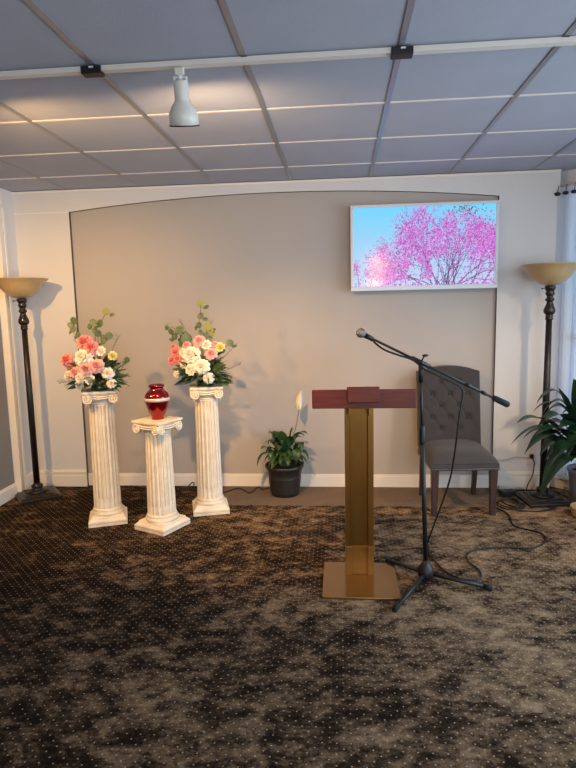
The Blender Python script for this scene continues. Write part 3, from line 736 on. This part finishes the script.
obj('body', MB().tube([mi_d*-.11, mi_d*-.02, mi_d*.012], [.010, .014, .017], 16), M['black_metal'], mi_)
obj('grille', MB().ball(mi_d*.022, .0255, 18, 12), M['mic_grille'], mi_)

cab = spline([(.176, 3.133, 1.319), (.192, 3.115, 1.298), (.235, 3.06, 1.268), (0.309, 3.040, 1.240), (0.372, 3.030, 1.218), (0.443, 3.027, 1.165), (0.523, 3.027, 1.125), (0.593, 3.027, 1.09), (0.627, 3.031, 1.066), (0.633, 3.040, 1.017), (0.619, 3.055, .896), (0.614, 3.085, .769), (.606, 3.19, .538), (.569, 3.27, .34),
              (.535, 3.36, .16), (.522, 3.46, .03), (.535, 3.50, .0068), (.527, 3.42, .0068), (.533, 3.336, .0068), (.578, 3.155, .0068), (.663, 3.055, .0068), (.749, 3.072, .0068), (.771, 3.166, .0068), (.734, 3.29, .0068), (.756, 3.393, .0068), (.84, 3.462, .0068), (1.0, 3.495, .0068), (1.148, 3.489, .0068), (1.269, 3.584, .0068), (1.293, 3.729, .0068), (1.163, 3.845, .0068), (1.18, 4.02, .0068), (1.17, 4.12, .0068), (1.12, 4.22, .0068)], 8)
tag(obj('microphone_cable', MB().tube(cab, .0052, 7), M['cable']), 'thin black microphone cable hanging from the boom and snaking over the carpet', 'cable')

# ------------------------------------------------------------------ chair
t = thing('dining_chair', 'charcoal upholstered chair with button-tufted back and dark legs behind the microphone stand', 'chair', (.850, 4.28, 0), math.radians(4))
sw = .240
def seat_f(mb):
    N1, N2 = 36, 36
    def topz(u, v):
        x = (u-.5)*2; y = (v-.5)*2
        e = (1-abs(x)**6)*(1-abs(y)**6)
        return .385+.055*max(0, e)**.6+(.020*(1-x*x)+.010*(y+1))*max(0, e)**.6
    mb.grid(lambda u, v: (-sw+2*sw*u, -.255+.47*v, topz(u, v)), N1, N2)
    return mb
s_ = seat_f(MB())
s_.box(-sw, sw, -.255, .215, .335, .381)
obj('seat', s_, M['chair_fabric'], t, bevel=.006)
nl = MB()
for k in range(38): nl.ball((-sw+.008+(2*sw-.016)*k/37, -.2565, .347), .0042, 6, 4)
for sx in (-1, 1):
    for k in range(34): nl.ball((sx*sw, -.25+.45*k/33, .347), .0042, 6, 4)
obj('nailhead_trim', nl, M['nail'], t)
# tufted back
but = []
for r_, z in enumerate((.905, .815, .725, .635, .548)):
    xs = (-.068, .068) if r_ % 2 == 0 else (-.137, 0, .137)
    but += [(x, z) for x in xs]
links = [(a, b_) for i, a in enumerate(but) for b_ in but[i+1:] if .08 < math.dist(a, b_) < .14 and abs(a[1]-b_[1]) > .05]
for (x, z) in list(but):
    if abs(x) > .1:
        for dz in (.09, -.09): links.append(((x, z), (x+math.copysign(.068, x), z+dz)))
def segd(p, a, b_):
    ax, ay = a; bx, by = b_; px, py = p
    L2 = (bx-ax)**2+(by-ay)**2; q = max(0, min(1, ((px-ax)*(bx-ax)+(py-ay)*(by-ay))/L2))
    return math.hypot(px-ax-q*(bx-ax), py-ay-q*(by-ay))
def crest(x): return .992+.032*math.cos(min(1, abs(x/.20))*PI/2)**.8-(0 if abs(x) < .2 else .012*(abs(x)-.2)/.045)
def back_y(z): return .165+(z-.40)*.135
def front(u, v):
    x = -.238+.476*u; zt = crest(x); z = .40+(zt-.40)*v
    d = .030*(1-abs(2*u-1)**8)*(1-abs(2*v-1)**14)
    if .46 < z < .96:
        db = min(math.dist((x, z), b_) for b_ in but); dl = min(segd((x, z), *l) for l in links)
        d -= .024*math.exp(-(db/.021)**2)+.006*math.exp(-(dl/.009)**2)
    return (x, back_y(z)-d, z)
bk = MB(); bk.grid(front, 72, 84)
bk.grid(lambda u, v: (-.238+.476*u, back_y(.40+(crest(-.238+.476*u)-.40)*v)+.055, .40+(crest(-.238+.476*u)-.40)*v), 72, 20)
for u_ in (0, 1): bk.grid(lambda a, v: (front(u_, v)[0], front(u_, v)[1]*(1-a)+(back_y(front(u_, v)[2])+.055)*a, front(u_, v)[2]), 3, 40)
for v_ in (0, 1): bk.grid(lambda a, u: (front(u, v_)[0], front(u, v_)[1]*(1-a)+(back_y(front(u, v_)[2])+.055)*a, front(u, v_)[2]), 3, 72)
bo = obj('backrest', bk, M['chair_fabric'], t)
for x, z in but: obj('button', MB().ball((x, back_y(z)-.011, z), .010, 10, 6, sc=(1, .5, 1)), M['black_button'], bo)
for sx in (-1, 1):
    l_ = MB(); a = .0265; b_ = .019; cx_ = sx*.206
    l_.add([(cx_+p*q, -.222+r_*q, z) for z, q in ((0, b_), (.06, b_), (.336, a)) for p, r_ in ((-1, -1), (1, -1), (1, 1), (-1, 1))],
           [(3, 2, 1, 0)]+[(i, (i+1) % 4, 4+(i+1) % 4, 4+i) for i in range(4)]+[(4+i, 4+(i+1) % 4, 8+(i+1) % 4, 8+i) for i in range(4)]+[(8, 9, 10, 11)], 0, False)
    obj('leg', l_, M['dark_wood'], t, bevel=.003)
    l_ = MB(); cx_ = sx*.205
    l_.add([(cx_+p*q, y_+r_*q, z) for z, q, y_ in ((0, .016, .232), (.2, .018, .205), (.41, .021, .185)) for p, r_ in ((-1, -1), (1, -1), (1, 1), (-1, 1))],
           [(3, 2, 1, 0)]+[(i, (i+1) % 4, 4+(i+1) % 4, 4+i) for i in range(4)]+[(4+i, 4+(i+1) % 4, 8+(i+1) % 4, 8+i) for i in range(4)]+[(8, 9, 10, 11)], 0, False)
    obj('leg', l_, M['dark_wood'], t, bevel=.003)

# ------------------------------------------------------------------ television
TW, TH = 1.115, .652
t = thing('television', 'flat television in a silver frame on the wall showing pink blossom against blue sky', 'television', (.646, 4.60, 1.938))
t.rotation_euler = (math.radians(0), 0, 0)
fr = MB(); bz = .022; bb = .034
fr.box(-TW/2, TW/2, 0, .045, -TH/2, -TH/2+bb).box(-TW/2, TW/2, 0, .045, TH/2-bz, TH/2).box(-TW/2, -TW/2+bz, 0, .045, -TH/2+bb, TH/2-bz).box(TW/2-bz, TW/2, 0, .045, -TH/2+bb, TH/2-bz)
obj('bezel', fr, M['tv_frame'], t, bevel=.004)
obj('back_cover', MB().box(-TW/2+.01, TW/2-.01, .012, .055, -TH/2+.01, TH/2-.01), M['black_plastic'], t)
obj('wall_bracket', MB().box(-.2, .2, .055, .1115, -.15, .15), M['black_metal'], t)
sx0, sx1, sz0, sz1 = -TW/2+bz, TW/2-bz, -TH/2+bb, TH/2-bz
SW, SH = sx1-sx0, sz1-sz0
sky = mat('screen_sky', (0.01, 0.01, .012, 1), .12, emit=srgb(120, 200, 236), estr=1.0)
nt = sky.node_tree; tcn = nt.nodes.new('ShaderNodeTexCoord'); sp_ = nt.nodes.new('ShaderNodeSeparateXYZ'); mr_ = nt.nodes.new('ShaderNodeMapRange'); rp = nt.nodes.new('ShaderNodeValToRGB')
nt.links.new(tcn.outputs['Object'], sp_.inputs[0]); nt.links.new(sp_.outputs['Z'], mr_.inputs['Value']); mr_.inputs['From Min'].default_value = sz0; mr_.inputs['From Max'].default_value = sz1
nt.links.new(mr_.outputs[0], rp.inputs[0]); rp.color_ramp.elements[0].color = srgb(176, 196, 226); rp.color_ramp.elements[1].color = srgb(108, 198, 236)
nt.links.new(rp.outputs[0], nt.nodes['Principled BSDF'].inputs['Emission Color'])
scr = obj('screen', MB().box(sx0, sx1, .006, .012, sz0, sz1), sky, t)
rnd = random.Random(31)
pic = MB(); cols = [(176, 82, 184), (194, 108, 204), (216, 150, 222), (152, 62, 156), (118, 52, 130), (200, 124, 190), (84, 56, 104), (60, 110, 70)]
pm = [screen_mat('screen_blossom_%s' % w_, c) for w_, c in zip(('a', 'b', 'c', 'd', 'e', 'f', 'g', 'h'), cols)]
yy = [.0055]
def dab(x, z, r, mi, asp=1):
    if not (0 < x < SW and 0 < z < SH): return
    x = min(max(x, r), SW-r); z = min(max(z, r), SH-r)
    a = rnd.uniform(0, 6.28); k = 5
    yy[0] -= 4e-7
    pic.add([(sx0+x+r*math.cos(a+2*PI*i/k), yy[0], sz0+z+r*asp*math.sin(a+2*PI*i/k)) for i in range(k)], [tuple(range(k))], mi, False)
def stick(x, z, x2, z2, w0, w1):
    n_ = Vector((z2-z, -(x2-x))).normalized()
    P = [(x+n_.x*w0, z+n_.y*w0), (x2+n_.x*w1, z2+n_.y*w1), (x2-n_.x*w1, z2-n_.y*w1), (x-n_.x*w0, z-n_.y*w0)]
    P = [(min(max(a, 0), SW), min(max(b_, 0), SH)) for a, b_ in P]
    yy[0] -= 4e-7
    pic.add([(sx0+a, yy[0], sz0+b_) for a, b_ in P], [(0, 1, 2, 3)], 6, False)
pts = []
def grow(x, z, a, L_, w0, dep):
    for s in range(4):
        a += rnd.uniform(-.16, .16); x2 = x+math.cos(a)*L_/4; z2 = z+math.sin(a)*L_/4
        stick(x, z, x2, z2, w0, w0*.88); w0 *= .88; x, z = x2, z2
        if dep < 4: pts.append((x, z, dep))
        if dep > 0 and s > 0 and rnd.random() < .75: grow(x, z, a+rnd.choice((-1, 1))*rnd.uniform(.35, .8), L_*.62, w0*.65, dep-1)
    if dep > 0:
        grow(x, z, a+.25, L_*.7, w0*.8, dep-1); grow(x, z, a-.3, L_*.7, w0*.8, dep-1)
for a, x_, L_ in ((2.05, .56, .26), (2.5, .5, .2), (1.7, .72, .22), (.95, .84, .2), (2.35, .62, .20), (1.95, .60, .24), (1.45, .66, .24), (1.1, .70, .22), (.75, .74, .22), (.45, .76, .2), (2.75, .55, .2), (1.2, .92, .2)): grow(x_*SW, 0, a, L_, .0055, 3)
for x_ in (.04, .12, .2, .3, .38, .46): grow(x_*SW, 0, rnd.uniform(1.2, 1.9), .085, .003, 2)
def top_env(u_):
    return .38+.14*math.sin(u_*9) if u_ < .25 else (.55+(u_-.25)*1.8 if u_ < .55 else 1.1)
for (x, z, dep) in pts:
    if z/SH > top_env(x/SW) and x/SW < .5 and dep == 0 and rnd.random() < .5: continue
    for q in range(2):
        dab(x+rnd.gauss(0, .008), z+rnd.gauss(0, .008), rnd.uniform(.0028, .0065), rnd.choice((0, 0, 1, 1, 2, 3, 5)))
for k in range(1250):
    u_ = rnd.random()**.8; v_ = rnd.random()**1.5; 
    if v_ > top_env(u_)*(.85 if u_ > .5 else .8): continue
    if u_ > .5 and v_ > .62 and rnd.random() < .62: continue
    dab(u_*SW, v_*SH, rnd.uniform(.0028, .0075), rnd.choice((0, 0, 1, 1, 2, 3, 3, 4, 5)))
for k in range(60): dab((.78+rnd.gauss(0, .06))*SW, (.95+rnd.gauss(0, .04))*SH, rnd.uniform(.003, .007), 7)
for k in range(14):
    a = rnd.uniform(.9, 2.4); stick((.60+rnd.uniform(-.02, .1))*SW, 0, (.60+.02*k)*SW-.25*math.cos(a)*0+math.cos(a)*.2, rnd.uniform(.15, .35), .003, .001)
obj('blossom_picture', pic, pm, scr)

# ------------------------------------------------------------------ outlet, cords, adapter
o_ = thing('wall_outlet', 'small pale wall outlet with a black plug left of the right floor lamp', 'outlet', (1.515, YB, .262))
obj('cover_plate', MB().box(-.035, .035, -.006, 0, -.057, .057), M['outlet'], o_, bevel=.002)
obj('socket', MB().box(-.017, .017, -.009, -.005, .008, .042).box(-.017, .017, -.009, -.005, -.042, -.008), M['white_plastic'], o_, bevel=.002)
def cord(name_, pts, label, cat='cord', m='cable', r=.0046):
    return tag(obj('electric_cord', MB().tube(spline(pts, 8), r, 7), M[m]), label, cat)
pc = cord('power_cord', [(1.517, 4.628, .266), (1.523, 4.60, .235), (1.516, 4.61, .131), (1.480, 4.60, .06), (1.46, 4.59, .0068), (1.40, 4.555, .0068), (1.33, 4.52, .0068), (1.305, 4.50, .0068)], 'black power cord dropping from the outlet to the adapter on the floor')
obj('plug', MB().box(1.503, 1.530, YB-.036, YB-.0095, .262, .294), M['black_plastic'], pc, bevel=.004)
cord('wall_cord', [(1.50, 4.656, .259), (1.44, 4.652, .266), (1.383, 4.652, .268), (1.329, 4.652, .245), (1.251, 4.652, .243), (1.17, 4.656, .238)], 'thin pale cord strung along the wall from outlet towards the chair', m='white_cable', r=.003)
cord('lamp_cord', [(-2.33, 4.55, .005), (-2.25, 4.575, .005), (-2.15, 4.60, .005), (-2.05, 4.628, .005), (-1.902, 4.622, .005), (-1.76, 4.64, .005), (-1.62, 4.60, .005), (-1.50, 4.62, .005)], 'black cord lying along the baseboard from the left lamp behind the leftmost pedestal')
cord('floor_cord', [(-1.60, 4.52, .005), (-1.44, 4.56, .005), (-1.34, 4.575, .005), (-1.29, 4.60, .02), (-1.262, 4.63, .045), (-1.24, 4.63, .045), (-1.245, 4.62, .02), (-1.28, 4.60, .006), (-1.20, 4.55, .005), (-1.08, 4.50, .005)], 'black cord with a small loop on the carpet behind the short pedestal')
cord('pot_cord', [(-.55, 4.645, .02), (-.647, 4.60, .006), (-.700, 4.655, .006), (-.742, 4.50, .006), (-.80, 4.57, .006), (-.867, 4.62, .006), (-.944, 4.52, .006), (-.99, 4.44, .006)], 'wiggly black cord on the carpet left of the peace lily pot')
ad = thing('power_adapter', 'small black power adapter block on the floor beside the chair leg', 'power adapter', (1.295, 4.50, 0), math.radians(12))
obj('body', MB().box(-.055, .055, -.03, .03, 0, .045), M['black_plastic'], ad, bevel=.006)
obj('cord_stub', MB().tube(spline([(-.05, 0, .025), (-.075, 0, .03), (-.08, .0, .06), (-.07, 0, .085)], 5), .0035, 6), M['cable'], ad)
cord('extension_cord', [(1.20, 4.46, .006), (1.17, 4.38, .006), (1.16, 4.30, .015), (1.20, 4.20, .015), (1.30, 4.15, .006), (1.42, 4.14, .006), (1.52, 4.18, .006), (1.56, 4.21, .006)], 'black cord curving over the carpet in front of the right lamp base')
cord('tangled_cord', [(1.31, 4.49, .006), (1.24, 4.42, .006), (1.22, 4.30, .006), (1.30, 4.20, .0068), (1.35, 4.26, .006), (1.29, 4.38, .013), (1.20, 4.34, .014), (1.16, 4.26, .006), (1.22, 4.17, .006), (1.32, 4.24, .014), (1.31, 4.36, .02), (1.24, 4.45, .013), (1.16, 4.42, .006), (1.13, 4.35, .006)], 'tangle of black cord on the carpet between the chair and the right lamp')
cord('back_cord', [(1.33, 4.545, .006), (1.42, 4.62, .006), (1.55, 4.625, .006), (1.64, 4.63, .006), (1.70, 4.55, .006), (1.735, 4.45, .006)], 'black cord running behind the right lamp base')

# ------------------------------------------------------------------ pendant behind the camera (its two globes show in the television glass)
t = thing('pendant_lamp', 'two-globe pendant lamp behind the camera, seen only as glow in the television', 'pendant lamp', (.71, -2.0, H))
obj('canopy', MB().lathe([(.05, -.03), (.06, -.02), (.06, 0)], 24), M['white_plastic'], t)
obj('cord', MB().tube([(0, 0, -.02), (0, 0, -.44)], .004, 6), M['cable'], t)
for z, x_ in ((-.22, .0), (-.60, -.04)): obj('globe', MB().ball((x_, 0, z), .07, 20, 14), M['bulb'], t)

# ------------------------------------------------------------------ lights
def lamp(name, kind, loc, energy, col, target=None, **k):
    d = bpy.data.lights.new(name, kind); d.energy = energy; d.color = col
    for a, b_ in k.items(): setattr(d, a, b_)
    o = bpy.data.objects.new(name, d); C.objects.link(o); o.location = loc
    if target is not None: o.rotation_euler = (Vector(target)-Vector(loc)).to_track_quat('-Z', 'Y').to_euler()
    return o
WARM = (1, .58, .23)
lamp('track_light_left', 'SPOT', (-2.28, 2.50, 2.22), 122, (1, .56, .18), (-2.2, 4.6, .6), spot_size=math.radians(100), spot_blend=.9, shadow_soft_size=.04)
lamp('track_light_second', 'SPOT', (-1.60, 2.55, 2.24), 18, WARM, (-.9, 4.6, 1.5), spot_size=math.radians(150), spot_blend=.7, shadow_soft_size=.04)
lamp('track_light_middle', 'SPOT', (-.62, 2.475, 2.245), 140, WARM, (-.25, 4.4, .15), spot_size=math.radians(80), spot_blend=1, shadow_soft_size=.04)
lamp('track_light_middle_spill', 'SPOT', (-.62, 2.50, 2.235), 22, (1, .68, .40), (-.5, 4.6, 1.9), spot_size=math.radians(165), spot_blend=.8, shadow_soft_size=.05)
lamp('track_light_right', 'SPOT', (2.12, 2.50, 2.22), 85, (1, .72, .46), (1.40, 4.6, .10), spot_size=math.radians(66), spot_blend=.9, shadow_soft_size=.07)
DAY = (.68, .84, 1.0)
lamp('rear_fill_daylight', 'AREA', (1.25, YR+.05, 1.1), 75, DAY, (1.1, 3, 1.2), shape='RECTANGLE', size=2.2, size_y=1.3)  # added area light just inside the unseen rear window
lamp('right_fill_daylight', 'AREA', (XR-.03, 2.3, 1.3), 48, DAY, (-2, 3.0, .5), shape='RECTANGLE', size=2.7, size_y=1.75, spread=math.radians(140))  # added area light at the unseen right window, placed to brighten the right pilaster
w_ = bpy.data.worlds.new('world'); bpy.context.scene.world = w_; w_.use_nodes = True
bg = w_.node_tree.nodes['Background']; bg.inputs[0].default_value = (.50, .72, 1, 1); bg.inputs[1].default_value = 1.4

# ------------------------------------------------------------------ camera
cam = bpy.data.cameras.new('camera'); co = bpy.data.objects.new('camera', cam); C.objects.link(co)
r_ = Vector((0.99585909, 0.08827873, -0.0217151)); u_ = Vector((0.00968098, 0.13452606, 0.99086276)); f_ = Vector((-0.09039336, 0.98696991, -0.13311438))
mw = Matrix.Identity(4)
for i in range(3): mw[i][0] = r_[i]; mw[i][1] = u_[i]; mw[i][2] = -f_[i]
mw[2][3] = 1.5062
co.matrix_world = mw
cam.sensor_fit = 'VERTICAL'; cam.sensor_height = 36; cam.lens = 577.18*36/768
cam.clip_start = .05
sc = bpy.context.scene; sc.camera = co
vs_ = sc.view_settings; vs_.view_transform = 'Standard'; vs_.look = 'None'; vs_.gamma = 1; vs_.use_curve_mapping = False; vs_.exposure = .22
sc.cycles.max_bounces = 8; sc.cycles.diffuse_bounces = 5; sc.cycles.transparent_max_bounces = 12; sc.cycles.sample_clamp_indirect = 6
sc.cycles.use_denoising = True
